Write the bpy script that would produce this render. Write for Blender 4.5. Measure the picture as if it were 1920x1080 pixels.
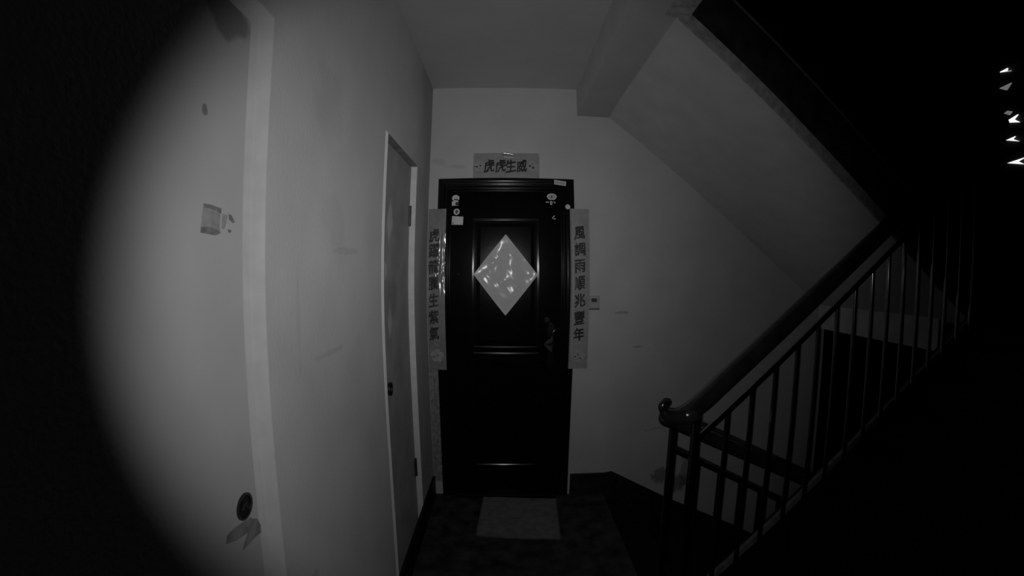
import bpy, bmesh, math, random
from mathutils import Vector, Matrix, noise
R = math.radians
scene = bpy.context.scene
col = scene.collection
for o in list(bpy.data.objects):
    bpy.data.objects.remove(o)

# ------------------------------------------------------------------ camera
XL, D, XB1, XB2, ZB, HC, CZ = -0.4774, 2.9388, 0.4570, 0.6698, 2.515, 2.70, 1.533
SL = 0.647                                     # stair slope per metre of x
cam = bpy.data.cameras.new('camera')
cam_o = bpy.data.objects.new('camera', cam)
col.objects.link(cam_o)
right = Vector((0.99987960, -0.01464153, 0.00513829))
up = Vector((-0.00448410, 0.04436811, 0.99900519))
fwd = Vector((0.01485494, 0.99890792, -0.04429711))
m = Matrix.Identity(4)
for i in range(3):
    m[i][0], m[i][1], m[i][2] = right[i], up[i], -fwd[i]
m[2][3] = CZ
cam_o.matrix_world = m
cam.sensor_fit = 'HORIZONTAL'
cam.sensor_width = 36
cam.lens = 15.6
cam.clip_start = 0.01
cam.type = 'PANO'                              # the door camera's barrel-distorting wide lens
cam.panorama_type = 'FISHEYE_LENS_POLYNOMIAL'
cam.fisheye_fov = R(180)
cam.fisheye_polynomial_k0 = 0
for i, k in enumerate((0.05506653290810136, 0.0015962981242198058, -0.0001431119322790621, 2.405398550051714e-06)):
    setattr(cam, 'fisheye_polynomial_k%d' % (i + 1), -k)
scene.camera = cam_o

# ------------------------------------------------------------------ world, light, exposure
w = bpy.data.worlds.new('night')
scene.world = w
w.use_nodes = True
w.node_tree.nodes['Background'].inputs[0].default_value = (0, 0, 0, 1)
w.node_tree.nodes['Background'].inputs[1].default_value = 0

LED_POWER = 50.0
ld = bpy.data.lights.new('infrared_lamp', 'SPOT')   # the camera's own infrared lamp
ld.energy = LED_POWER
ld.spot_size = R(93.2)
ld.spot_blend = 0.40
ld.shadow_soft_size = 0.004
ld.use_nodes = True
nt = ld.node_tree
em = nt.nodes['Emission']
tc = nt.nodes.new('ShaderNodeTexCoord')
dt = nt.nodes.new('ShaderNodeVectorMath'); dt.operation = 'DOT_PRODUCT'
dt.inputs[1].default_value = (0.0, math.sin(R(8.5)), -math.cos(R(8.5)))   # the beam leans a little upward
ab = nt.nodes.new('ShaderNodeMath'); ab.operation = 'ABSOLUTE'
rp = nt.nodes.new('ShaderNodeValToRGB')        # the lamp's beam profile over cos(angle off its axis)
nt.links.new(tc.outputs['Normal'], dt.inputs[0])
nt.links.new(dt.outputs['Value'], ab.inputs[0])
nt.links.new(ab.outputs[0], rp.inputs[0])
BEAM = [(.64, .16), (.74, .175), (.82, .24), (.866, .29), (.906, .39), (.94, .53), (.966, .68), (.985, .84), (1.0, 1.0)]
while len(rp.color_ramp.elements) < len(BEAM):
    rp.color_ramp.elements.new(0.5)
for e, (p, v) in zip(rp.color_ramp.elements, BEAM):
    e.position = p
    e.color = (v, v, v, 1)
nt.links.new(rp.outputs[0], em.inputs['Strength'])
lo = bpy.data.objects.new('infrared_lamp', ld)
col.objects.link(lo)
lo.location = (-0.012, 0.0, CZ - 0.012)
lo.rotation_euler = (R(90 - 2.5), 0, R(0.2))

vs = scene.view_settings
vs.view_transform = 'Standard'
vs.look = 'None'
vs.gamma = 1
vs.exposure = 0
vs.use_curve_mapping = False

# ------------------------------------------------------------------ materials
def mat(name, base, rough=0.6, var=0.0, scale=8.0, bump=0.0, bscale=60.0, spec=0.5, blots=(), metal=0.0, detail=5.0, coat=0.0, dr=None):
    """grey procedural material: noise-varied base, optional stains and tone patches at fixed places, fine bump"""
    mt = bpy.data.materials.new(name)
    mt.use_nodes = True
    nt = mt.node_tree
    b = nt.nodes['Principled BSDF']
    b.inputs['Roughness'].default_value = rough
    b.inputs['Specular IOR Level'].default_value = spec
    b.inputs['Metallic'].default_value = metal
    b.inputs['Coat Weight'].default_value = coat
    b.inputs['Diffuse Roughness'].default_value = (1.0 if rough > 0.55 else 0.0) if dr is None else dr
    b.inputs['Coat Roughness'].default_value = 0.08
    geo = nt.nodes.new('ShaderNodeNewGeometry')
    n = nt.nodes.new('ShaderNodeTexNoise')
    n.inputs['Scale'].default_value = scale
    n.inputs['Detail'].default_value = detail
    nt.links.new(geo.outputs['Position'], n.inputs['Vector'])
    mr = nt.nodes.new('ShaderNodeMapRange')
    mr.inputs[1].default_value = 0.3
    mr.inputs[2].default_value = 0.7
    mr.inputs[3].default_value = base * (1 - var)
    mr.inputs[4].default_value = base * (1 + var)
    nt.links.new(n.outputs[0], mr.inputs[0])
    val = mr.outputs[0]
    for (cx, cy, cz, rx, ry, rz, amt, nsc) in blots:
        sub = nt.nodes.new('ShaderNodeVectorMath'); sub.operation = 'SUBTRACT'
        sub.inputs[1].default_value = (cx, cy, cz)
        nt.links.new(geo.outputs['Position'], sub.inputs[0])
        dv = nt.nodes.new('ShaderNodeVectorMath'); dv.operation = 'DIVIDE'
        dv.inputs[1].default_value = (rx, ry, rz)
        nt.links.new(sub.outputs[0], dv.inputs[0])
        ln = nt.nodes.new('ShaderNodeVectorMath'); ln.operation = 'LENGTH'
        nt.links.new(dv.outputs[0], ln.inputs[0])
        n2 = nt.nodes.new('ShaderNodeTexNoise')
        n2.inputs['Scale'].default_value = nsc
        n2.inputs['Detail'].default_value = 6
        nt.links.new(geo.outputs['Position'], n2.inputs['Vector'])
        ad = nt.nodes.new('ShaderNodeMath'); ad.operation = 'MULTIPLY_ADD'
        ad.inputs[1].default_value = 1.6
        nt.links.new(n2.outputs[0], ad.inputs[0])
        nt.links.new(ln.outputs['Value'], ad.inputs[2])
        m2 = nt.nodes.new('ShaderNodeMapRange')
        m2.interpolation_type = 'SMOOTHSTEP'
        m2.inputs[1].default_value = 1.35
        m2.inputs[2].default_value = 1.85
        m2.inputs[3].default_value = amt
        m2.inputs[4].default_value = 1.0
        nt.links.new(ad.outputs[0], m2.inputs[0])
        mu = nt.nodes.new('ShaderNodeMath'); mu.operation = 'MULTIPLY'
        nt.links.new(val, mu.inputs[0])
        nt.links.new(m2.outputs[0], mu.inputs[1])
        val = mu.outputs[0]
    nt.links.new(val, b.inputs['Base Color'])
    if bump:
        n3 = nt.nodes.new('ShaderNodeTexNoise')
        n3.inputs['Scale'].default_value = bscale
        n3.inputs['Detail'].default_value = 4
        nt.links.new(geo.outputs['Position'], n3.inputs['Vector'])
        bp = nt.nodes.new('ShaderNodeBump')
        bp.inputs['Strength'].default_value = bump
        bp.inputs['Distance'].default_value = 0.004
        nt.links.new(n3.outputs[0], bp.inputs['Height'])
        nt.links.new(bp.outputs[0], b.inputs['Normal'])
    return mt

M = {}
M['wall_left'] = mat('plaster_left', .53, 0.75, 0.05, 5, 0.45, 90, 0.3, dr=0.75, blots=[
    (XL, 1.20, 1.98, .1, .13, .12, .93, 11), (XL, 1.38, 1.58, .1, .16, .012, .88, 24),
    (XL, 1.28, 1.66, .1, .10, .09, .95, 14), (XL, 1.22, 1.30, .1, .14, .010, .88, 22), (XL, 1.02, 1.40, .1, .012, .14, .93, 24),
    (XL, 1.45, 1.22, .1, .12, .10, .95, 16), (XL, 1.0, 0.75, .1, .03, .03, .85, 25), (XL, 3.05, 1.6, 1, 1.0, 9, .62, .6)])  # last entry: broad tone patch, darker toward the far end of the wall
M['wall_far'] = mat('plaster_far', .74, 0.75, 0.04, 4, 0.45, 90, 0.3, blots=[
    (-.30, D, 2.16, .07, .1, .015, .9, 20), (-.42, D, 2.2, .06, .1, .03, .92, 20)])
M['wall_right'] = mat('plaster_stair', .76, 0.75, 0.05, 4, 0.45, 90, 0.3, dr=0.5, blots=[
    (1.135, 3.066, 0.05, .10, .2, .07, .5, 40), (1.285, 3.108, -.045, .10, .2, .08, .45, 40), (1.335, 3.12, 0.04, .05, .2, .16, .6, 30),
    (0.745, 2.96, 1.25, .06, .2, .012, .7, 40), (0.86, 2.99, 1.02, .05, .1, .010, .75, 30), (1.05, 3.04, 0.42, .08, .1, .010, .8, 30)])
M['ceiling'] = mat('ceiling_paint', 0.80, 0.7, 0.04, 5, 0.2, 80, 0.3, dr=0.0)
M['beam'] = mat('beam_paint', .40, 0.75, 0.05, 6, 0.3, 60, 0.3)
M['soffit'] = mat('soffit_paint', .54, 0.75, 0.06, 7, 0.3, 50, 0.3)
M['lip'] = mat('lip_plaster', 0.34, 0.8, 0.25, 30, 0.5, 60, 0.3)
M['stringer'] = mat('stringer_dark_paint', 0.03, 0.6, 0.5, 14, 0.2, 40, 0.3)
M['stringer_edge'] = mat('stringer_edge_paint', 0.30, 0.5, 0.3, 20)
M['floor'] = mat('dark_concrete_floor', 0.045, 0.65, 0.75, 11, 0.5, 30, 0.25, detail=8)
M['skirting'] = mat('dark_skirting_paint', 0.028, 0.5, 0.5, 18, 0.2, 40, 0.35)
M['skirting_left'] = mat('black_skirting_paint', 0.012, 0.5, 0.5, 18, 0.2, 40, 0.35)
M['step'] = mat('dark_terrazzo_step', 0.012, 0.7, 0.5, 40, 0.2, 40, 0.2)
M['strip'] = mat('stair_edge_paint', 0.20, 0.6, 0.35, 30)
M['jamb'] = mat('white_jamb_paint', .60, 0.6, 0.05, 20, 0.15, 60, 0.4)
M['jamb2'] = mat('bright_jamb_paint', .92, 0.6, 0.06, 20, 0.15, 60, 0.3)
M['leaf1'] = mat('white_door_paint', .48, 0.6, 0.04, 6, 0.45, 90, 0.4, blots=[(-.521, .775, 2.005, .1, .11, .05, .55, 18), (-.521, .725, 1.805, .1, .010, .012, .5, 40)])
M['leaf2'] = mat('grey_door_paint', 0.27, 0.6, 0.15, 6, 0.15, 70, 0.3, blots=[(-.52, 2.05, 1.72, .1, .06, .1, 1.5, 10), (-.52, 1.98, 1.52, .1, .05, .05, 1.5, 12), (-.52, 2.1, 1.38, .1, .12, .12, .8, 8), (-.52, 2.06, 1.3, .1, .04, .08, 1.5, 12)])
M['soffit_dark'] = mat('header_shaded_underside', 0.14, 0.6, 0.3, 20)  # shade on the underside of the door head, put into its colour
M['handle_iron'] = mat('dark_bronze_handle', 0.012, 0.3, 0.3, 60, 0, 1, 0.5, metal=0.9)
M['hole'] = mat('lock_hole_black', 0.006, 0.6)
M['iron'] = mat('tarnished_metal', 0.14, 0.35, 0.3, 60, 0, 1, 0.5, metal=0.9)
M['door'] = mat('dark_lacquered_steel', 0.0045, 0.15, 0.3, 14, 0.03, 25, 0.09)
M['door_frame'] = mat('dark_lacquered_frame', 0.0040, 0.14, 0.3, 14, 0.0, 25, 1.0)
M['chrome'] = mat('dull_chrome', 0.16, 0.22, 0.2, 30, 0, 1, 0.5, metal=1.0)
M['paper'] = mat('couplet_paper', 0.40, 0.45, 0.10, 30, 0.1, 50, 0.4)
M['paper_gloss'] = mat('couplet_laminate', 0.34, 0.2, 0.12, 30, 0.0, 50, 1.0, coat=0.8)
M['diamond'] = mat('glitter_paper', 0.80, 0.15, 0.05, 25, 0.0, 60, 0.13)
M['diamond_edge'] = mat('glitter_paper_edge', 0.80, 0.4, 0.05, 25)
M['flower'] = mat('flower_print', 0.46, 0.5, 0.2, 60)
M['ink'] = mat('black_ink', 0.006, 0.5, 0.2, 50)
M['sticker'] = mat('sticker_paper', 0.85, 0.5, 0.08, 40)
M['sticker_rim'] = mat('sticker_rim', 0.95, 0.5, 0.05, 40)
M['sticker_grey'] = mat('sticker_grey', 0.55, 0.5, 0.1, 40)
M['tape'] = mat('clear_tape', 0.85, 0.25, 0.05, 40, 0, 1, 0.8, metal=1.0)
M['tape_old'] = mat('old_tape_residue', 0.25, 0.6, 0.25, 45)
M['tape_old2'] = mat('torn_paper_residue', 0.33, 0.7, 0.18, 60)
M['tape_old3'] = mat('torn_paper_dark', 0.20, 0.7, 0.3, 60)
M['plate'] = mat('bell_plate_plastic', 0.50, 0.4, 0.05, 30)
M['dark_plastic'] = mat('dark_plastic', 0.05, 0.4, 0.1, 30)
M['mat'] = mat('grey_mat_fabric', 0.21, 0.95, 0.22, 22, 0.5, 120, 0.1)
M['mat_edge'] = mat('mat_hem', 0.16, 0.9, 0.1, 60, 0.3, 120, 0.1)
M['wood'] = mat('dark_varnished_wood', 0.022, 0.22, 0.5, 16, 0.04, 25, 0.9)
M['bar'] = mat('dark_steel_bar', 0.30, 0.13, 0.2, 30, 0.0, 25, 0.5, metal=1.0)
M['debris'] = mat('rough_filler', 0.40, 0.85, 0.3, 40, 0.6, 40, 0.2)
M['mid_beam'] = mat('landing_beam_paint', 0.80, 0.75, 0.1, 8, 0.3, 60, 0.3)
M['dark_wall'] = mat('dark_render', 0.10, 0.8, 0.2, 5)
M['win_frame'] = mat('window_frame_paint', 0.12, 0.5, 0.1, 20)
M['ground'] = mat('night_ground', 0.03, 0.8, 0.3, 1)

gl = bpy.data.materials.new('window_glass'); gl.use_nodes = True
g = gl.node_tree; gb = g.nodes['Principled BSDF']
gb.inputs['Transmission Weight'].default_value = 1
gb.inputs['Roughness'].default_value = 0.0
gb.inputs['IOR'].default_value = 1.02
M['glass'] = gl
def emit(name, s):
    e = bpy.data.materials.new(name); e.use_nodes = True
    b = e.node_tree.nodes['Principled BSDF']
    b.inputs['Base Color'].default_value = (.8, .8, .8, 1)
    b.inputs['Emission Color'].default_value = (1, 1, 1, 1)
    b.inputs['Emission Strength'].default_value = s
    return e
M['lit'] = emit('lit_window_bright', 1.3)
M['lit_dim'] = emit('lit_window_dim', 0.16)

# ------------------------------------------------------------------ mesh helpers
def link(name, me, parent=None):
    o = bpy.data.objects.new(name, me)
    col.objects.link(o)
    if parent is not None:
        o.parent = parent
        o.matrix_parent_inverse = Matrix.Translation(-Vector(parent.location))
    return o
def obj(name, bm, material, parent=None, smooth=False):
    me = bpy.data.meshes.new(name)
    bmesh.ops.recalc_face_normals(bm, faces=bm.faces)
    if smooth:
        for f in bm.faces:
            f.smooth = True
    bm.to_mesh(me)
    bm.free()
    if smooth == 'auto':
        me.set_sharp_from_angle(angle=R(38))
    me.materials.append(material)
    return link(name, me, parent)
def tag(o, label=None, cat=None, group=None, kind=None):
    if label: o['label'] = label
    if cat: o['category'] = cat
    if group: o['group'] = group
    if kind: o['kind'] = kind
    return o
def empty(name, loc=(0, 0, 0)):
    o = bpy.data.objects.new(name, None)
    o.location = loc
    o.empty_display_size = 0.1
    col.objects.link(o)
    return o
def box(bm, x0, x1, y0, y1, z0, z1, bevel=0.0):
    g = bmesh.ops.create_cube(bm, size=1)
    vs_ = g['verts']
    for v in vs_:
        v.co = Vector(((x0 + x1) / 2 + v.co.x * (x1 - x0), (y0 + y1) / 2 + v.co.y * (y1 - y0), (z0 + z1) / 2 + v.co.z * (z1 - z0)))
    if bevel:
        es = list({e for v in vs_ for e in v.link_edges})
        bmesh.ops.bevel(bm, geom=es, offset=bevel, segments=2, affect='EDGES', profile=0.5)
    return bm
def B(*a, **k):
    return box(bmesh.new(), *a, **k)
def prism(bm, poly, vec):
    """closed solid: polygon (3D points) swept by vec"""
    vec = Vector(vec)
    a = [bm.verts.new(Vector(p)) for p in poly]
    b = [bm.verts.new(Vector(p) + vec) for p in poly]
    bm.faces.new(a)
    bm.faces.new(list(reversed(b)))
    n = len(a)
    for i in range(n):
        bm.faces.new((a[i], b[i], b[(i + 1) % n], a[(i + 1) % n]))
    return bm
def solid8(bm, lo_, hi_):
    """solid between two quads of 4 points each"""
    a = [bm.verts.new(Vector(p)) for p in lo_]
    b = [bm.verts.new(Vector(p)) for p in hi_]
    bm.faces.new(a); bm.faces.new(b)
    for i in range(4):
        bm.faces.new((a[i], a[(i + 1) % 4], b[(i + 1) % 4], b[i]))
    return bm
def tube(bm, path, rads, seg=16, cap=True, squash=1.0):
    path = [Vector(p) for p in path]
    if not isinstance(rads, (list, tuple)):
        rads = [rads] * len(path)
    rings = []
    t0 = (path[1] - path[0]).normalized()
    ref = Vector((0, 0, 1)) if abs(t0.z) < 0.9 else Vector((1, 0, 0))
    nrm = (ref - ref.dot(t0) * t0).normalized()
    for i, p in enumerate(path):
        if i == 0: t = path[1] - path[0]
        elif i == len(path) - 1: t = path[-1] - path[-2]
        else: t = (path[i + 1] - path[i]).normalized() + (path[i] - path[i - 1]).normalized()
        t.normalize()
        nrm = (nrm - nrm.dot(t) * t).normalized()
        bi = t.cross(nrm)
        rings.append([bm.verts.new(p + (nrm * math.cos(2 * math.pi * k / seg) * squash + bi * math.sin(2 * math.pi * k / seg)) * rads[i]) for k in range(seg)])
    for i in range(len(rings) - 1):
        for k in range(seg):
            bm.faces.new((rings[i][k], rings[i][(k + 1) % seg], rings[i + 1][(k + 1) % seg], rings[i + 1][k]))
    if cap:
        bm.faces.new(rings[0]); bm.faces.new(list(reversed(rings[-1])))
    return bm
def catmull(pts, n=8):
    P = [Vector(p) for p in pts]
    P = [P[0] * 2 - P[1]] + P + [P[-1] * 2 - P[-2]]
    out = []
    for i in range(1, len(P) - 2):
        for k in range(n):
            t = k / n
            a, b, c, d = P[i - 1], P[i], P[i + 1], P[i + 2]
            out.append(0.5 * ((2 * b) + (c - a) * t + (2 * a - 5 * b + 4 * c - d) * t * t + (3 * b - a - 3 * c + d) * t ** 3))
    out.append(P[-2])
    return out
def disc(bm, c, axis, r, h, seg=24, rx=None):
    """short cylinder; axis 'x','y'; c is its base centre, h its signed height along the axis"""
    rx = rx or r
    ring = []
    for k in range(seg):
        a = 2 * math.pi * k / seg
        u, v = math.cos(a) * rx, math.sin(a) * r
        ring.append((c[0] + u, c[1], c[2] + v) if axis == 'y' else (c[0], c[1] + u, c[2] + v))
    return prism(bm, ring, (0, h, 0) if axis == 'y' else (h, 0, 0))
def ringm(bm, c, axis, r0, r1, h, seg=28, rx=1.0):
    vsr = []
    for rr, hh in ((r0, 0), (r0, h), (r1, h), (r1, 0)):
        row = []
        for k in range(seg):
            a = 2 * math.pi * k / seg
            u, v = math.cos(a) * rr * rx, math.sin(a) * rr
            row.append(bm.verts.new((c[0] + u, c[1] + hh, c[2] + v) if axis == 'y' else (c[0] + hh, c[1] + u, c[2] + v)))
        vsr.append(row)
    for i in range(4):
        for k in range(seg):
            bm.faces.new((vsr[i][k], vsr[i][(k + 1) % seg], vsr[(i + 1) % 4][(k + 1) % seg], vsr[(i + 1) % 4][k]))
    return bm
def sheet(bm, f, nu, nv, thick_vec):
    """thin sheet with two faces: f(u,v)->point, u,v in 0..1"""
    tv = Vector(thick_vec)
    A = [[bm.verts.new(Vector(f(i / nu, j / nv))) for i in range(nu + 1)] for j in range(nv + 1)]
    Bk = [[bm.verts.new(v.co + tv) for v in row] for row in A]
    for j in range(nv):
        for i in range(nu):
            bm.faces.new((A[j][i], A[j][i + 1], A[j + 1][i + 1], A[j + 1][i]))
            bm.faces.new((Bk[j][i], Bk[j + 1][i], Bk[j + 1][i + 1], Bk[j][i + 1]))
    for i in range(nu):
        bm.faces.new((A[0][i], Bk[0][i], Bk[0][i + 1], A[0][i + 1]))
        bm.faces.new((A[nv][i], A[nv][i + 1], Bk[nv][i + 1], Bk[nv][i]))
    for j in range(nv):
        bm.faces.new((A[j][0], A[j + 1][0], Bk[j + 1][0], Bk[j][0]))
        bm.faces.new((A[j][nu], Bk[j][nu], Bk[j + 1][nu], A[j + 1][nu]))
    return bm
def YL(x, off=0.0):                            # y on the plane 'off' in front of the slanting stair wall
    return D + 0.274 * (x - XB2) - off * 1.0369

# ================================================================== the setting
# floor of the landing, cut along the two flights
fl = bmesh.new()
poly = [(XL - .12, -.30, 0), (1.75, -.30, 0), (1.45, YL(1.45, 2.6), 0), (0.80, YL(.80, 2.45), 0), (0.76, YL(.76, 1.29), 0), (XB2, YL(XB2, 1.27), 0), (XB2, D + .02, 0), (XL - .12, D + .02, 0)]
prism(fl, poly, (0, 0, -.14))
floor = tag(obj('floor', fl, M['floor']), 'dark stained concrete landing floor in front of the doors', kind='structure')

# left wall with two door openings
DOOR1 = (0.16, 0.866, 0.0, 2.047)
DOOR2 = (1.80, 2.506, 0.0, 2.078)
wl = bmesh.new()
x0, x1 = XL - .14, XL
box(wl, x0, x1, -.35, DOOR1[0], -.1, HC + .1)
box(wl, x0, x1, DOOR1[1], DOOR2[0], -.1, HC + .1)
box(wl, x0, x1, DOOR2[1], D + .1, -.1, HC + .1)
box(wl, x0, x1, DOOR1[0], DOOR1[1], DOOR1[3], HC + .1)
box(wl, x0, x1, DOOR2[0], DOOR2[1], DOOR2[3], HC + .1)
box(wl, x0, x1, DOOR1[0], DOOR1[1], -.1, DOOR1[2])
box(wl, x0, x1, DOOR2[0], DOOR2[1], -.1, DOOR2[2])
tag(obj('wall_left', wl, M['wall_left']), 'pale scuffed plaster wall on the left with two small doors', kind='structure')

tag(obj('wall_far', B(XL - .12, XB2, D, D + .15, -.1, HC + .15), M['wall_far']), 'pale plaster wall around the dark front door', kind='structure')
# stair wall: continues from the far wall, slightly turned away; it ends under the mid-landing
wr = bmesh.new()
prism(wr, [(XB2, D, -2.3), (2.72, YL(2.72), -2.3), (2.72, YL(2.72), 1.35), (XB2, D, 2.67)], (-.03, .15, 0))
tag(obj('wall_right', wr, M['wall_right']), 'pale plaster wall behind the stairs', kind='structure')
tag(obj('wall_near', B(XL - .14, 3.0, -.34, -.24, -.1, 4.2), M['dark_wall']), 'wall behind the camera', kind='structure')

tag(obj('ceiling', B(XL - .1, XB1 + .02, -.34, D + .05, HC, HC + .16), M['ceiling']), 'pale painted ceiling over the landing', kind='structure')
# beam along the landing edge, with a rendered edge strip beyond the upper flight
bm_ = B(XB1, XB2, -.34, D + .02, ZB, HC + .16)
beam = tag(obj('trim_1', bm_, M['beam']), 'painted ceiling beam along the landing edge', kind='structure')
es = B(XB2 - .065, XB2 + .03, -.34, 1.635, ZB - .012, ZB + .03)
obj('edge_strip', es, M['lip'], beam)

# skirting
tag(obj('baseboard_left', B(XL, XL + .016, -.3, D - .03, 0, .148, 0), M['skirting_left']), 'black painted skirting along the left wall', kind='structure')
bf = B(.440, XB2 - .01, D - .018, D, 0, .155)
tag(obj('baseboard_far', bf, M['skirting']), 'dark skirting right of the dark front door', kind='structure')
br = bmesh.new()
pts = [(XB2 - .01, .155), (XB2 + .06, .155), (1.196, -.145), (1.84, -.52), (2.6, -1.0), (2.6, -2.2), (XB2 - .01, -2.2)]
prism(br, [(x, YL(x) - .002, z) for x, z in pts], (0.004, -.016, 0))
tag(obj('baseboard_right', br, M['skirting']), 'dark raking skirting down the stair wall', kind='structure')

# ------------------------------------------------------------------ the two small doors in the left wall
def side_door(name, ext, leaf_x, leaf_mat, label, jamb_parts, head_mat, near=None, jm='jamb'):
    y0, y1, z0, z1 = ext
    root = empty(name, (XL, (y0 + y1) / 2, z0))
    tag(root, label, kind='structure')
    f = bmesh.new()
    for (xa, xb, proud) in jamb_parts:
        box(f, xa, xb, y1 - proud, y1, z0, z1)          # far jamb lining
        box(f, xa, xb, y0, y0 + (near or proud), z0, z1)          # near jamb lining
    obj('door_frame', f, M[jm], root)
    h = bmesh.new()
    for (xa, xb, proud) in jamb_parts:
        box(h, xa, xb, y0 + (near or proud), y1 - proud, z1 - proud, z1)
    obj('door_head', h, head_mat, root)
    obj('door_leaf', B(leaf_x - .035, leaf_x, y0 + .012, y1 - .012, z0, z1 - .012), leaf_mat, root)
    return root
d1 = side_door('door_1', DOOR1, -.521, M['leaf1'], 'white painted flush door with its lock missing, nearest on the left',
               [(-.506, XL + .001, .004), (-.525, -.506, .011)], M['jamb'])
lk = bmesh.new(); ringm(lk, (-.522, .807, 1.058), 'x', .0275, .0225, .004)
obj('lock_ring', lk, M['iron'], d1)
lk = bmesh.new(); disc(lk, (-.522, .807, 1.058), 'x', .0235, .0012)
lh_ = obj('lock_hole', lk, M['hole'], d1)
lk = bmesh.new(); tube(lk, catmull([(-.519, .797, 1.055), (-.5165, .805, 1.067), (-.519, .809, 1.055), (-.5165, .813, 1.051)], 5), .0026, 8)
obj('lock_spindle', lk, M['iron'], lh_)

d2 = side_door('door_2', DOOR2, -.508, M['leaf2'], 'grey peeling utility door recessed in the left wall beyond the white one',
               [(-.512, XL + .001, .005)], M['soffit_dark'], near=.040, jm='jamb2')
lk = bmesh.new(); ringm(lk, (-.5075, 1.985, 1.000), 'x', .030, .022, .012)
obj('lock_ring', lk, M['iron'], d2)
lk = bmesh.new(); disc(lk, (-.5078, 1.985, 1.000), 'x', .024, .003)
lh_ = obj('lock_hole', lk, M['hole'], d2)
lk = bmesh.new(); box(lk, -.506, -.499, 1.982, 1.990, .99, 1.02, .002)
obj('lock_spindle', lk, M['iron'], lh_)
for hz in (1.80, .40):
    hb = bmesh.new()
    tube(hb, [(-.503, 2.488, hz - .055), (-.503, 2.488, hz + .055)], .006, 10)
    box(hb, -.507, -.504, 2.455, 2.492, hz - .05, hz + .05)
    obj('hinge', hb, M['iron'], d2)

# ------------------------------------------------------------------ dark front door on the far wall
DX0, DX1, DZT = -.416, .424, 2.081
d3 = empty('door_3', (0.004, D, 0))
tag(d3, 'black lacquered front door with moulded frame', kind='structure')
def sweep_u(bm, prof, x0, x1, zt, z0=0.0):
    """profile (inset t, proud d) run up one side, over the head and down the other, mitred"""
    def pt(t, d, s):
        return {0: (x0 + t, D - d, z0), 1: (x0 + t, D - d, zt - t), 2: (x1 - t, D - d, zt - t), 3: (x1 - t, D - d, z0)}[s]
    rows = [[bm.verts.new(pt(t, d, s)) for s in range(4)] for t, d in prof]
    for i in range(len(rows) - 1):
        for s in range(3):
            bm.faces.new((rows[i][s], rows[i][s + 1], rows[i + 1][s + 1], rows[i + 1][s]))
    bm.faces.new([r[0] for r in rows]); bm.faces.new([r[3] for r in reversed(rows)])
    return bm
def bead(c, r, base, n=36):
    return [(c - r + 2 * r * k / n, base + .5 * r * math.sin(math.pi * k / n) ** 2) for k in range(n + 1)]
prof = [(0, 0), (0, .014), (.003, .018)] + bead(.020, .006, .018) + [(.030, .018)] + bead(.039, .008, .020) + [(.050, .026), (.056, .026)] + bead(.066, .006, .022) + [(.076, .014)] + bead(.083, .004, .012) + [(.088, .010), (.088, 0)]
obj('door_frame', sweep_u(bmesh.new(), prof, DX0, DX1, DZT, .0), M['door_frame'], d3)
LY = D - .012                                  # face of the leaf
obj('door_leaf', B(DX0 + .086, DX1 - .086, LY, D, .012, DZT - .086), M['door'], d3)
def moulding(x0, x1, z0, z1, r=.007):
    bm = bmesh.new()
    n = 36
    prof = [(-r + 2 * r * k / n, .0005 + .5 * r * math.sin(math.pi * k / n) ** 2) for k in range(n + 1)]
    rows = []
    for t, d in prof:
        rows.append([bm.verts.new(p) for p in ((x0 + t, LY - d, z0 + t), (x1 - t, LY - d, z0 + t), (x1 - t, LY - d, z1 - t), (x0 + t, LY - d, z1 - t))])
    for i in range(len(rows) - 1):
        for s in range(4):
            bm.faces.new((rows[i][s], rows[i][(s + 1) % 4], rows[i + 1][(s + 1) % 4], rows[i + 1][s]))
    return bm
PX0, PX1 = -.190, .199
obj('panel_moulding', moulding(PX0, PX1, 1.045, 1.815), M['door_frame'], d3)
obj('panel_moulding', moulding(PX0 + .002, PX1 + .004, .235, 1.005), M['door_frame'], d3)
def field(x0, x1, z0, z1):
    bm = bmesh.new()
    i, h = .022, .0015
    solid8(bm, [(x0, LY, z0), (x1, LY, z0), (x1, LY, z1), (x0, LY, z1)], [(x0 + i, LY - h, z0 + i), (x1 - i, LY - h, z0 + i), (x1 - i, LY - h, z1 - i), (x0 + i, LY - h, z1 - i)])
    return bm
obj('raised_panel', field(PX0 + .024, PX1 - .024, 1.07, 1.79), M['door'], d3)
obj('raised_panel', field(PX0 + .024, PX1 - .020, .26, .98), M['door'], d3)
# handle: tall plate with pointed ends, boss and slanting lever
hp = bmesh.new()
ol = [(.257, .93), (.268, .905), (.279, .895), (.290, .905), (.301, .93), (.297, 1.02), (.303, 1.06), (.297, 1.10), (.301, 1.17), (.290, 1.19), (.279, 1.198), (.268, 1.19), (.257, 1.17), (.262, 1.10), (.256, 1.06), (.262, 1.02)]
prism(hp, [(x, LY, z) for x, z in ol], (0, -.007, 0))
plate_ = obj('handle_plate', hp, M['handle_iron'], d3)
hp = bmesh.new(); prism(hp, [(.237, LY - .007, 1.066), (.262, LY - .007, 1.098), (.288, LY - .007, 1.112), (.288, LY - .007, 1.078)], (0, -.014, 0))
prism(hp, [(.237, LY - .007, 1.066), (.288, LY - .007, 1.054), (.288, LY - .007, 1.012), (.262, LY - .007, 1.036)], (0, -.014, 0))
obj('handle_boss', hp, M['chrome'], plate_)
hp = bmesh.new(); tube(hp, catmull([(.262, LY - .03, 1.102), (.278, LY - .046, 1.128), (.294, LY - .048, 1.155), (.300, LY - .044, 1.168)], 5), [.006] * 15 + [.008], 10)
tube(hp, [(.272, LY - .004, 1.10), (.270, LY - .040, 1.115)], .008, 10)
obj('lever_handle', hp, M['chrome'], plate_, smooth='auto')
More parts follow.
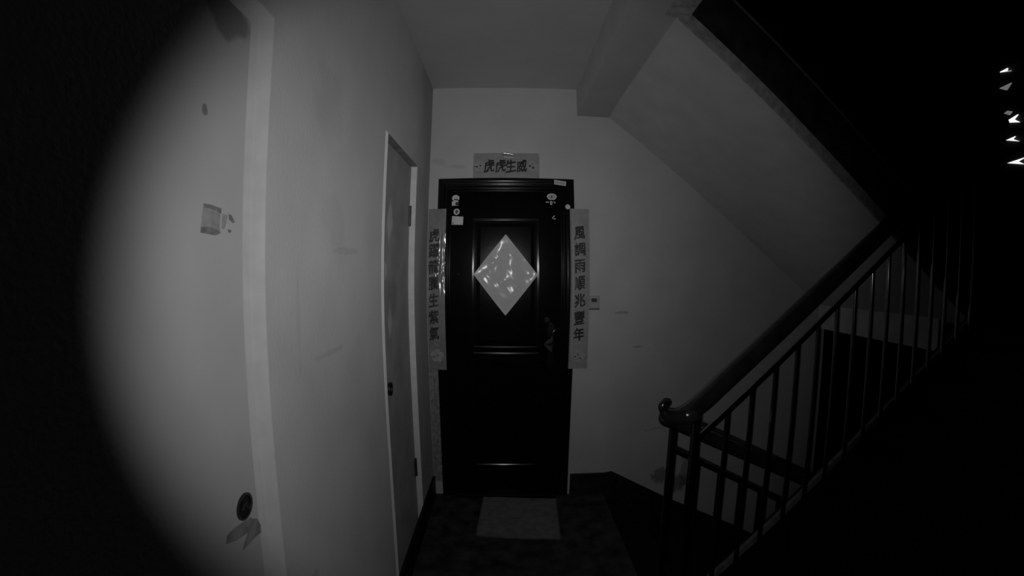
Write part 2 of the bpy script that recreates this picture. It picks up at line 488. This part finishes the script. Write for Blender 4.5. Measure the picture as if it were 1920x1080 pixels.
hp = bmesh.new(); disc(hp, (.252, LY, 1.215), 'y', .016, -.008)
obj('keyhole_cover', hp, M['handle_iron'], d3)
bpy.context.view_layer.update()
hp = bmesh.new(); bmesh.ops.create_icosphere(hp, subdivisions=2, radius=.007, matrix=Matrix.Translation((-.276, LY - .003, 1.485)))
obj('door_stud', hp, M['chrome'], d3, smooth=True)
obj('threshold', B(-.33, .34, D - .055, D - .010, 0, .028, .004), M['handle_iron'], d3)
# crumbling filler between the wall corner and the frame
random.seed(4)
fb = bmesh.new()
def fill(u, v):
    z = .10 + v * .80
    xw = XL + .004 if u == 0 else (XL + .012 + u * (.066 + .010 * noise.noise(Vector((7.3, 0, z * 22)))))
    d = .012 + .010 * noise.noise(Vector((u * 3, 1.7, z * 26))) + .005 * noise.noise(Vector((u * 9, 4.7, z * 70)))
    return (xw, D - max(.003, d), z)
sheet(fb, fill, 8, 90, (0, .013, 0))
tag(obj('trim_2', fb, M['debris']), 'rough crumbling plaster filler beside the left foot of the front door', kind='structure')

# ================================================================== stairs
RISE, RUN = .1625, .251
RO, RI = 1.315, 1.225                          # railing planes of the rising and the falling flight
def step_box(x0, x1, zt, zb, o_near, o_far):
    bm = bmesh.new()
    lo_ = [(x0, YL(x0, o_near), zb), (x1, YL(x1, o_near), zb), (x1, YL(x1, o_far), zb), (x0, YL(x0, o_far), zb)]
    hi_ = [(x, y, zt) for x, y, z in lo_]
    return solid8(bm, lo_, hi_)
# flight going up on the near side
su = empty('ascending_staircase', (.75, YL(.75, 1.9), 0))
tag(su, 'dark flight of steps going up to the right on the near side of the railing', 'staircase')
SN = .60
RN = RISE / SN
for k in range(1, 8):
    xa = .477 + RN * k
    obj('step', step_box(xa, xa + RN + .02, RISE * k, max(0, RISE * k - .34), 2.45, RO - .012), M['step'], su)
es = bmesh.new()
def st(x, dz, off): return (x, YL(x, off), .29 + SN * (x - .91) + dz)
solid8(es, [st(.50, -.028, RO - .008), st(2.64, -.028, RO - .008), st(2.64, .004, RO - .008), st(.50, .004, RO - .008)], [st(.50, -.028, RO - .025), st(2.64, -.028, RO - .025), st(2.64, .004, RO - .025), st(.50, .004, RO - .025)])
obj('edge_strip', es, M['strip'], su)
sg = bmesh.new()
solid8(sg, [st(.50, -.33, RO - .027), st(2.64, -.40, RO - .027), st(2.64, -.006, RO - .027), st(.50, -.006, RO - .027)], [st(.50, -.33, RO - .045), st(2.64, -.40, RO - .045), st(2.64, -.006, RO - .045), st(.50, -.006, RO - .045)])
obj('stringer', sg, M['step'], su)
# mid-landing
ml = empty('stair_landing', (2.9, YL(2.9, 1.2), 1.06))
tag(ml, 'half landing with a pale edge beam at the head of the near flight', 'landing')
obj('landing_slab', step_box(2.82, 4.36, 1.30, 1.14, 2.45, 0.02), M['step'], ml)
obj('edge_beam', step_box(2.623, 2.80, 1.262, 1.055, 1.09, 0.02), M['mid_beam'], ml)
# flight going down along the stair wall
sd = empty('descending_staircase', (XB2, YL(XB2, .5), -.2))
tag(sd, 'dark flight of steps going down along the stair wall', 'staircase')
for k in range(1, 9):
    xa = XB2 + RUN * (k - 1)
    obj('step', step_box(xa, xa + RUN + .02, -RISE * k, -RISE * k - .34, RI - .01, .02), M['step'], sd)
# flight above, seen from below
uf = empty('overhead_staircase', (1.6, YL(1.6, .6), 1.9))
tag(uf, 'flight of stairs overhead with pale smooth underside sloping down to the right', 'staircase')
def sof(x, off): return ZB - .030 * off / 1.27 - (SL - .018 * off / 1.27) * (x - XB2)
OE = 1.272
def sp_(x, off, dz): return (x, YL(x, off), sof(x, off) + dz)
xa, xb = XB2 - .012, 2.66
sb = bmesh.new()
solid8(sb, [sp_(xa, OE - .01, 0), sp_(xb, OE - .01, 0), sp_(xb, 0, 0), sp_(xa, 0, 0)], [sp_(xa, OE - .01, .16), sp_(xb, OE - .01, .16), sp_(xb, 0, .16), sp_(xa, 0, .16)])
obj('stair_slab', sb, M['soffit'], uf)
lp = bmesh.new()
N = 60
random.seed(9)
def lipf(u, v):
    x = xa + u * (xb - xa)
    j = .004 * noise.noise(Vector((x * 9, 2.1, 0))) + .002 * noise.noise(Vector((x * 40, 5.1, 0)))
    return (x, YL(x, OE), sof(x, OE) - .004 + j + v * .066) if v < .5 else (x, YL(x, OE), sof(x, OE) + .062)
sheet(lp, lipf, N, 1, (.0, .012, 0))
obj('side_lip', lp, M['lip'], uf)
sg = bmesh.new()
solid8(sg, [sp_(xa, OE - .004, .062), sp_(xb, OE - .004, .062), sp_(xb, OE - .004, .305), sp_(xa, OE - .004, .305)], [sp_(xa, OE - .034, .062), sp_(xb, OE - .034, .062), sp_(xb, OE - .034, .305), sp_(xa, OE - .034, .305)])
obj('stringer', sg, M['stringer'], uf)
sg = bmesh.new()
solid8(sg, [sp_(xa, OE, .305), sp_(xb, OE, .305), sp_(xb, OE, .316), sp_(xa, OE, .316)], [sp_(xa, OE - .04, .305), sp_(xb, OE - .04, .305), sp_(xb, OE - .04, .316), sp_(xa, OE - .04, .316)])
obj('stringer_cap', sg, M['stringer_edge'], uf)
for k in range(1, 8):
    xs = XB2 + .04 + .245 * (k - 1)
    zt = 2.515 + .29 - RISE * (k - 1) * .975
    obj('step', step_box(xs, xs + .25, zt - .02, zt - .17, OE - .04, .01), M['step'], uf)

# ------------------------------------------------------------------ railing
rl = empty('stair_railing', (.8, YL(.8, 1.1), 0))
tag(rl, 'dark stair railing with thick glossy handrail, scrolled end and thin balusters', 'railing')
def rp_(x, off, z): return (x, YL(x, off), z)
def zh(x): return 1.133 + .653 * (x - .86)
path = [rp_(2.75, RO, zh(2.75)), rp_(2.1, RO, zh(2.1)), rp_(1.5, RO, zh(1.5)), rp_(1.1, RO, zh(1.1)), rp_(.90, RO, zh(.90)), rp_(.80, RO, zh(.80) - .001), rp_(.74, RO, 1.051), rp_(.69, RO, 1.022), rp_(.645, RO, 1.004), rp_(.605, RO - .003, 1.003), rp_(.575, RO - .008, 1.016), rp_(.560, RO - .012, 1.037)]
cp_ = catmull(path, 8)
nr = len(cp_)
rr_ = [.0385] * (nr - 41) + [.0385 - (.0385 - .034) * k / 16 for k in range(16)] + [.034 - (.034 - .014) * k / 24 for k in range(25)]
obj('handrail', tube(bmesh.new(), cp_, rr_, 20), M['wood'], rl, smooth='auto')
vl = bmesh.new()
kp = rp_(.668, RO + .004, 1.006)
bmesh.ops.create_uvsphere(vl, u_segments=28, v_segments=18, radius=.041, matrix=Matrix.Translation(kp) @ Matrix.Diagonal((1.15, 1, .92, 1)))
obj('knuckle', vl, M['wood'], rl, smooth='auto')
vl = bmesh.new()
tube(vl, catmull([rp_(.566, RO - .01, 1.026), rp_(.556, RO - .01, 1.043), rp_(.563, RO - .01, 1.058), rp_(.578, RO - .01, 1.056), rp_(.582, RO - .01, 1.043)], 6), [.014] * 13 + [.013, .0125, .012, .0115, .011, .0105, .010, .0095, .009, .0085, .008, .0075][:12], 12)
obj('scroll', vl, M['wood'], rl, smooth='auto')
path = [rp_(.585, RI + .03, .985), rp_(.635, RI, .962), rp_(.706, RI, .925), rp_(.948, RI, .798), rp_(1.243, RI, .645), rp_(1.95, RI, .28)]
obj('handrail', tube(bmesh.new(), catmull(path, 8), [.014, .022, .028, .032, .034, .035] + [.036] * 35, 20), M['wood'], rl, smooth='auto')
def zr(x): return .917 + .661 * (x - .744)
obj('mid_rail', tube(bmesh.new(), [rp_(.708, RO, zr(.708)), rp_(1.6, RO, zr(1.6)), rp_(2.75, RO, zr(2.75))], .0125, 12), M['bar'], rl, smooth='auto')
def zd(x): return .813 - .582 * (x - .691)
obj('mid_rail', tube(bmesh.new(), [rp_(.648, RI, zd(.648)), rp_(1.2, RI, zd(1.2)), rp_(1.95, RI, zd(1.95))], .0125, 12), M['bar'], rl, smooth='auto')
obj('post', tube(bmesh.new(), [rp_(.648, RI, 0), rp_(.648, RI, .955)], .0165, 16), M['bar'], rl, smooth='auto')
obj('post', tube(bmesh.new(), [rp_(.708, RO, .0), rp_(.708, RO, 1.02)], .0185, 16), M['bar'], rl, smooth='auto')
for i in range(15):
    x = .856 + .1197 * i
    obj('baluster', tube(bmesh.new(), [rp_(x, RO, .25 + SN * (x - .91)), rp_(x, RO, zr(x))], .0100, 12), M['bar'], rl, smooth='auto')
for i in range(9):
    x = .78 + .1197 * i
    obj('baluster', tube(bmesh.new(), [rp_(x, RI, -SL * (x - XB2) - .17), rp_(x, RI, zd(x))], .0100, 12), M['bar'], rl, smooth='auto')

# ------------------------------------------------------------------ half-landing window and the lights outside
XW = 4.4
wy = [YL(XW, o) for o in (0, .35, 1.35, 2.6)]
ww = bmesh.new()
box(ww, XW, XW + .2, wy[3], wy[2], 1.0, 4.2)
box(ww, XW, XW + .2, wy[1], wy[0], 1.0, 4.2)
box(ww, XW, XW + .2, wy[2], wy[1], 1.0, 2.25)
box(ww, XW, XW + .2, wy[2], wy[1], 3.75, 4.2)
tag(obj('wall_landing', ww, M['dark_wall']), 'wall with the stair window at the half landing', kind='structure')
wn = empty('window_1', (XW + .1, (wy[1] + wy[2]) / 2, 2.25))
tag(wn, 'stair window in the dark at the half landing', kind='structure')
f = bmesh.new()
ya, yb = wy[2], wy[1]
for a_, b_ in ((ya, ya + .05), (yb - .05, yb)):
    box(f, XW + .07, XW + .13, a_, b_, 2.25, 3.75)
for a_, b_ in ((2.25, 2.30), (3.70, 3.75)):
    box(f, XW + .07, XW + .13, ya + .05, yb - .05, a_, b_)
wf_ = obj('window_frame', f, M['win_frame'], wn)
obj('pane', B(XW + .095, XW + .101, ya + .05, yb - .05, 2.30, 3.70), M['glass'], wf_)

bl = empty('apartment_building', (27, 19, -4))
tag(bl, 'unlit building outside the stair window with a few lit windows', 'building')
obj('facade', B(26.02, 33, 10, 30, -4, 22), M['ground'], bl)
LIT = [([(20.358, 12.14), (19.985, 12.19), (20.029, 12.05), (19.82, 11.98)], 'lit'),
       ([(20.338, 11.294), (19.80, 11.36), (19.914, 11.18), (20.004, 11.06)], 'lit_dim'),
       ([(20.06, 9.40), (19.48, 9.62), (19.64, 9.42), (19.40, 9.20)], 'lit'),
       ([(19.95, 8.455), (19.56, 8.54), (19.68, 8.433), (19.40, 8.24)], 'lit'),
       ([(19.857, 7.25), (19.10, 7.36), (19.42, 7.228), (19.15, 7.02)], 'lit'),
       ([(21.27, 9.554), (21.10, 9.62), (21.0, 9.48), (21.11, 9.45)], 'lit_dim'),
       ([(20.08, 9.888), (19.92, 9.97), (19.743, 9.87), (19.854, 9.73)], 'lit_dim')]
for pl, mm in LIT:
    b = bmesh.new()
    prism(b, [(25.95, y, z) for y, z in pl], (.12, 0, 0))
    obj('lit_window', b, M[mm], bl)

# ================================================================== things on the walls and doors
GL = {}
def glyph(ch, size, parent, place, bold=0.040):
    """one brushed character as a flat inked mesh, centred on place=(x,y,z), facing -y; the brush weight comes
    from laying the strokes down several times side by side"""
    cu = bpy.data.curves.new('character', 'FONT')
    cu.body = ch
    cu.size = 1.0
    cu.resolution_u = 2
    to = bpy.data.objects.new('tmp', cu)
    col.objects.link(to)
    dg = bpy.context.evaluated_depsgraph_get()
    me0 = bpy.data.meshes.new_from_object(to.evaluated_get(dg))
    bpy.data.objects.remove(to)
    co = [v.co.copy() for v in me0.vertices]
    xs = [c.x for c in co]; ys = [c.y for c in co]
    cx, cy = (min(xs) + max(xs)) / 2, (min(ys) + max(ys)) / 2
    sw, sh = size
    kx, ky = sw / (max(xs) - min(xs)), sh / (max(ys) - min(ys))
    ph = random.random() * 50
    V, F = [], []
    for q, (ox, oy) in enumerate([(0, 0), (1, .5), (-1, -.5), (.5, -1), (-.5, 1)]):
        n0 = len(V)
        for c in co:
            dx, dy = c.x - cx, c.y - cy
            wgt = bold * (.75 + .9 * noise.noise(Vector((dx * 4 + ph, dy * 4, 8))))
            dx2 = dx + ox * wgt + .05 * noise.noise(Vector((dx * 3 + ph, dy * 3, 0)))
            dy2 = dy + oy * wgt * .8 + .12 * dx + .05 * noise.noise(Vector((dx * 3, dy * 3 + ph, 3)))
            V.append((place[0] + dx2 * kx, place[1] - .0008 - q * .0001, place[2] + dy2 * ky))
        F += [tuple(n0 + k for k in p.vertices) for p in me0.polygons]
    bpy.data.meshes.remove(me0)
    me = bpy.data.meshes.new('character')
    me.from_pydata(V, [], F)
    me.materials.append(M['ink'])
    return link('character', me, parent)

random.seed(21)
# right couplet
cr_ = empty('spring_couplet', (.45, D - .01, .905))
tag(cr_, 'grey paper couplet strip with seven brushed characters, right of the dark door', 'couplet', 'paper couplets beside the door')
CY = D - .030
def stripR(u, v):
    x = .388 + u * .122 + (.006 * v)
    z = .905 + (v) * .985
    x = .392 + u * .120 + (-.004 if v > .9 else 0) * 0 + (.004 if v < .5 else 0) * 0
    w_ = .0015 * noise.noise(Vector((u * 2, v * 6, 0)))
    if u < .14: w_ += .004 * math.sin(u / .14 * math.pi)
    return (x, CY + w_, z)
obj('paper', sheet(bmesh.new(), stripR, 16, 60, (0, .006, 0)), M['paper'], cr_)
for i, ch in enumerate('風調雨順兆豐年'):
    zc = [1.738, 1.640, 1.538, 1.436, 1.332, 1.226, 1.125][i]
    glyph(ch, (.064, .078), cr_, (.451, CY - .003, zc))
def flower(parent, x, z, r, y, dots):
    b = bmesh.new()
    for k in range(5):
        a = k * 2 * math.pi / 5 + .3
        disc(b, (x + r * .55 * math.cos(a), y - .0006 - .00005 * k, z + r * .55 * math.sin(a)), 'y', r * .48, -.0012, 12)
    fl_ = obj('printed_flower', b, M['flower'], parent)
    for (dx, dz, rr) in dots:
        b = bmesh.new()
        disc(b, (x + dx, y - .002, z + dz), 'y', rr, -.001, 10)
        obj('printed_dot', b, M['ink'], fl_)
flower(cr_, .455, .985, .042, CY - .004, [(-.022, -.002, .005), (-.005, .014, .004), (.012, -.014, .004)])

# left couplet: reaches from the corner over the door frame; its right half is crinkled shiny film
cl_ = empty('spring_couplet', (-.42, D - .01, .895))
tag(cl_, 'crinkled shiny couplet strip with seven brushed characters, left of the dark door', 'couplet', 'paper couplets beside the door')
def stripL(u, v):
    x = -.470 + u * .112
    z = .895 + v * .99
    w_ = .0015 * noise.noise(Vector((u * 2, v * 6, 9)))
    cr2 = max(0, 1 - abs(z - 1.545) / .20) ** .6 * max(0, min(1, (u - .42) * 4))
    w_ += cr2 * (.0065 * noise.noise(Vector((u * 6.5 + 3, z * 9, 2))) + .0030 * noise.noise(Vector((u * 15, z * 24, 5))))
    return (x, CY + w_ - .001 * cr2, z)
obj('paper', sheet(bmesh.new(), stripL, 40, 260, (0, .006, 0)), M['paper_gloss'], cl_, smooth='auto')
for i, ch in enumerate('虎躍龍騰生紫氣'):
    zc = [1.722, 1.628, 1.530, 1.432, 1.330, 1.226, 1.125][i]
    glyph(ch, (.060, .080), cl_, (-.429, CY - .004, zc))
flower(cl_, -.415, .985, .042, CY - .003, [(-.022, -.008, .0045), (.004, .004, .004)])

# banner above the door
bt = empty('door_banner', (0, D - .01, 2.085))
tag(bt, 'short grey paper banner with four brushed characters above the dark door', 'banner')
BY = D - .012
def stripT(u, v):
    return (-.201 + u * .410, BY + .0025 * noise.noise(Vector((u * 5, v * 3, 0))), 2.085 + v * .160)
obj('paper', sheet(bmesh.new(), stripT, 50, 20, (0, .006, 0)), M['paper'], bt)
for i, ch in enumerate('虎虎生威'):
    glyph(ch, (.062, .080), bt, ([-.101, -.031, .032, .099][i], BY - .004, 2.160))
flower(bt, -.163, 2.158, .036, BY - .004, [(-.015, -.004, .006), (.008, .002, .005), (-.028, -.002, .004)])
flower(bt, .166, 2.158, .036, BY - .004, [(-.016, .002, .007), (.004, -.010, .007), (.002, .016, .004)])
tp = bmesh.new()
def tapef(u, v):
    return (-.018 + u * .068, BY - .004 - .014 * math.sin(v * math.pi) - .004 * v, 2.240 - u * .010 + (v - .5) * .020 + .004 * noise.noise(Vector((u * 6, v * 3, 1))))
sheet(tp, tapef, 16, 8, (0, .001, 0))
tag(obj('adhesive_tape', tp, M['tape'], smooth=True), 'shiny curled piece of tape at the top edge of the banner', 'tape')
tp = bmesh.new()
sheet(tp, lambda u, v: (-.015 + u * .062 + .006 * v, BY - .0045 - .0015 * noise.noise(Vector((u * 4, v * 4, 3))), 2.215 - u * .008 + v * .012), 8, 4, (0, .001, 0))
tag(obj('adhesive_tape', tp, M['sticker_grey']), 'flat dull strip of tape across the upper part of the banner', 'tape')

# diamond paper on the door
dm = empty('diamond_paper', (.006, LY - .02, 1.246))
tag(dm, 'glittering diamond-shaped paper on the upper panel of the dark door', 'paper decoration')
C4 = [Vector((.006, 0, 1.246)), Vector((.190, 0, 1.480)), Vector((.005, 0, 1.718)), Vector((-.180, 0, 1.483))]
DYF = LY - .022
def dia(u, v):
    p = C4[0] * (1 - u) * (1 - v) + C4[1] * u * (1 - v) + C4[2] * u * v + C4[3] * (1 - u) * v
    e = min(u, 1 - u, v, 1 - v)
    k = min(1, e * 6)
    n1 = noise.noise(Vector((p.x * 6.5 + p.z * 5 + 3.3, p.z * 7 - p.x * 7, 1.5)))
    n2 = noise.noise(Vector((p.x * 30 + p.z * 24, p.z * 13 - p.x * 13, 7.5)))
    return (p.x, DYF - k * (.0105 * n1 + .0016 * n2), p.z)
obj('paper', sheet(bmesh.new(), dia, 60, 60, (0, .002, 0)), M['diamond'], dm, smooth='auto')
be = bmesh.new()
for i in range(4):
    a, b = C4[i], C4[(i + 1) % 4]
    tube(be, [(a.x, DYF, a.z), (b.x, DYF, b.z)], .0022, 6)
obj('border', be, M['diamond_edge'], dm)

# stickers on the door and its frame
def sticker(name, bm, material, label, parts=()):
    o = obj(name, bm, material)
    tag(o, label, 'sticker', 'old stickers on the dark door')
    for n_, b_, m_ in parts:
        obj(n_, b_, m_, o)
    return o
SY = LY - .0002
def dsc(x, z, r, rx=None, y=SY, h=-.0015): return disc(bmesh.new(), (x, y, z), 'y', r, h, 24, rx)
def two(l):
    b = bmesh.new()
    for x, z, r in l: disc(b, (x, SY - .0015, z), 'y', r, -.001, 14)
    return b
sticker('round_sticker', dsc(-.304, 1.953, .020, .023), M['sticker'], 'round pale sticker with two dark dots, topmost at the left of the door',
        [('printed_dot', two([(-.308, 1.944, .0055)]), M['ink']), ('printed_dot', two([(-.296, 1.943, .006)]), M['ink'])])
sticker('square_sticker', B(-.327, -.287, SY - .0015, SY, 1.905, 1.934), M['sticker'], 'small pale square sticker with a dark disc, under the two-dot sticker',
        [('printed_disc', two([(-.295, 1.917, .011)]), M['ink'])])
rb = bmesh.new(); ringm(rb, (-.296, SY, 1.866), 'y', .020, .0115, -.0015, rx=.95)
sticker('ring_sticker', rb, M['sticker'], 'pale ring-shaped sticker above the white rectangle, left of the door',
        [('printed_bar', dsc(-.2955, 1.866, .0125, .0085, SY, -.001), M['sticker_grey']), ('printed_slot', dsc(-.2955, 1.866, .0135, .0045, SY - .0012, -.001), M['ink'])])
q4 = bmesh.new(); prism(q4, [(-.325, SY, 1.786), (-.255, SY, 1.783), (-.253, SY, 1.834), (-.323, SY, 1.840)], (0, -.0015, 0))
sticker('rectangular_sticker', q4, M['sticker'], 'plain pale rectangular label, lowest of the left column on the door',
        [('printed_dot', two([(-.316, 1.796, .004)]), M['ink'])])
s5 = bmesh.new(); ol = []
for k in range(28):
    a = 2 * math.pi * k / 28
    zz = math.sin(a) * .022
    ol.append((.284 + math.cos(a) * .031 * (1 - .12 * (zz < 0)), SY, 1.962 + (zz if zz > -.018 else -.018)))
prism(s5, ol, (0, -.0015, 0))
sticker('oval_sticker', s5, M['sticker_rim'], 'oval pale sticker with grey centre near the top right of the door',
        [('printed_oval', dsc(.284, 1.963, .0165, .025, SY - .0015, -.0006), M['sticker_grey']), ('printed_dot', two([(.283, 1.961, .006)]), M['dark_plastic'])])
s6 = bmesh.new(); box(s6, .247, .267, SY - .0015, SY, 1.924, 1.932); box(s6, .273, .286, SY - .0015, SY, 1.910, 1.936); box(s6, .289, .306, SY - .0015, SY, 1.922, 1.932)
sticker('torn_sticker', s6, M['sticker_grey'], 'torn scraps of a sticker just below the oval one',
        [('bright_scrap', dsc(.293, 1.929, .0055), M['tape'])])
s7 = bmesh.new(); tube(s7, [(.302, SY, 1.843), (.288, SY, 1.832), (.287, SY, 1.826), (.306, SY, 1.822)], .0035, 8)
sticker('torn_sticker', s7, M['sticker'], 'small torn crescent of a sticker at the right, lower than the oval one')
s8 = bmesh.new(); FY = D - .0275
prism(s8, [(.299, FY, 2.042), (.371, FY, 2.033), (.373, FY, 2.062), (.300, FY, 2.071)], (0, -.0015, 0))
s8b = bmesh.new(); prism(s8b, [(.304, FY - .0015, 2.0455), (.366, FY - .0015, 2.038), (.368, FY - .0015, 2.058), (.304, FY - .0015, 2.0665)], (0, -.0008, 0))
sticker('rectangular_sticker', s8, M['sticker_rim'], 'tilted narrow pale label on the top right of the door frame', [('printed_field', s8b, M['sticker_grey'])])
s9 = bmesh.new(); disc(s9, (.380, D - .031, 1.900), 'y', .0155, -.0015)
sticker('round_sticker', s9, M['sticker'], 'small plain round sticker at the top of the right couplet')

# doorbell push on the wall
db = empty('doorbell', (.546, D, 1.28))
tag(db, 'pale square doorbell push on the wall beside the right couplet', 'doorbell')
obj('plate', B(.508, .582, D - .012, D, 1.279, 1.357, .003), M['plate'], db)
obj('push_button', B(.528, .564, D - .017, D - .012, 1.320, 1.342, .003), M['dark_plastic'], db)
obj('painted_shadow', B(.510, .584, D - .006, D, 1.272, 1.279), M['dark_plastic'], db)  # dark strip standing in for the shadow under the plate

# marks on the white door
def flat(name, pts, x, material, label, cat, parent=None):
    b = bmesh.new(); prism(b, [(x, y, z) for y, z in pts], (.0012, 0, 0))
    o = obj(name, b, material, parent)
    if label: tag(o, label, cat)
    return o
FX = -.5209
pp = flat('paper_scrap', [(.727, 1.644), (.752, 1.645), (.779, 1.641), (.777, 1.630), (.775, 1.606), (.779, 1.597), (.763, 1.591), (.740, 1.592), (.720, 1.593)], FX, M['tape_old2'], 'torn square scrap of old paper on the white left door', 'paper')
flat('torn_edge', [(.720, 1.593), (.721, 1.603), (.748, 1.605), (.767, 1.601), (.777, 1.5965), (.763, 1.591), (.740, 1.592)], FX + .0011, M['tape_old3'], None, None, pp)
flat('torn_edge', [(.727, 1.644), (.779, 1.641), (.778, 1.632), (.752, 1.637), (.728, 1.6375)], FX + .0011, M['tape_old3'], None, None, pp)
pp = flat('paper_scrap', [(.784, 1.632), (.799, 1.631), (.797, 1.618), (.789, 1.604), (.782, 1.606)], FX, M['tape_old2'], 'smaller torn paper remnant right of the square scrap on the white left door', 'paper')
flat('torn_flake', [(.805, 1.634), (.813, 1.632), (.826, 1.620), (.818, 1.618), (.806, 1.624)], FX, M['tape_old3'], None, None, pp)
flat('torn_flake', [(.803, 1.605), (.813, 1.604), (.811, 1.599), (.804, 1.599)], FX, M['tape_old3'], None, None, pp)
t = flat('tape_residue', [(.821, 1.022), (.845, 1.010), (.864, .970), (.854, .972), (.830, .974), (.787, .974), (.793, .984), (.806, .994), (.812, 1.008)], FX, M['tape_old'], 'forked strip of old tape below the empty lock on the white left door', 'tape')
flat('tape_arm', [(.826, 1.024), (.769, 1.035), (.741, 1.034), (.737, 1.020), (.765, 1.008), (.806, 1.000), (.825, 1.004)], FX + .0005, M['tape_old'], None, None, t)
flat('ragged_end', [(.845, 1.010), (.864, .970), (.854, .972), (.832, .975), (.840, .995)], FX + .0011, M['tape_old3'], None, None, t)

# doormat
dmz = empty('doormat', (.09, 2.64, 0))
tag(dmz, 'plain grey rectangular doormat on the floor before the dark door', 'doormat')
MP = [(-.160, 2.415), (.314, 2.375), (.337, 2.850), (-.137, 2.893)]
def matf(u, v):
    p = [MP[0][i] * (1 - u) * (1 - v) + MP[1][i] * u * (1 - v) + MP[2][i] * u * v + MP[3][i] * (1 - u) * v for i in (0, 1)]
    return (p[0], p[1] + .006 * math.sin(u * math.pi) * (1 - v) * -1, .012 + .002 * noise.noise(Vector((u * 4, v * 3, 2))))
obj('mat_body', sheet(bmesh.new(), matf, 24, 24, (0, 0, -.0115)), M['mat'], dmz)
for a_, b_, r_ in ((1, 2, .006), (0, 3, .005)):
    obj('hem', tube(bmesh.new(), [(MP[a_][0], MP[a_][1], .010), (MP[b_][0], MP[b_][1], .010)], r_, 8), M['mat_edge'], dmz)
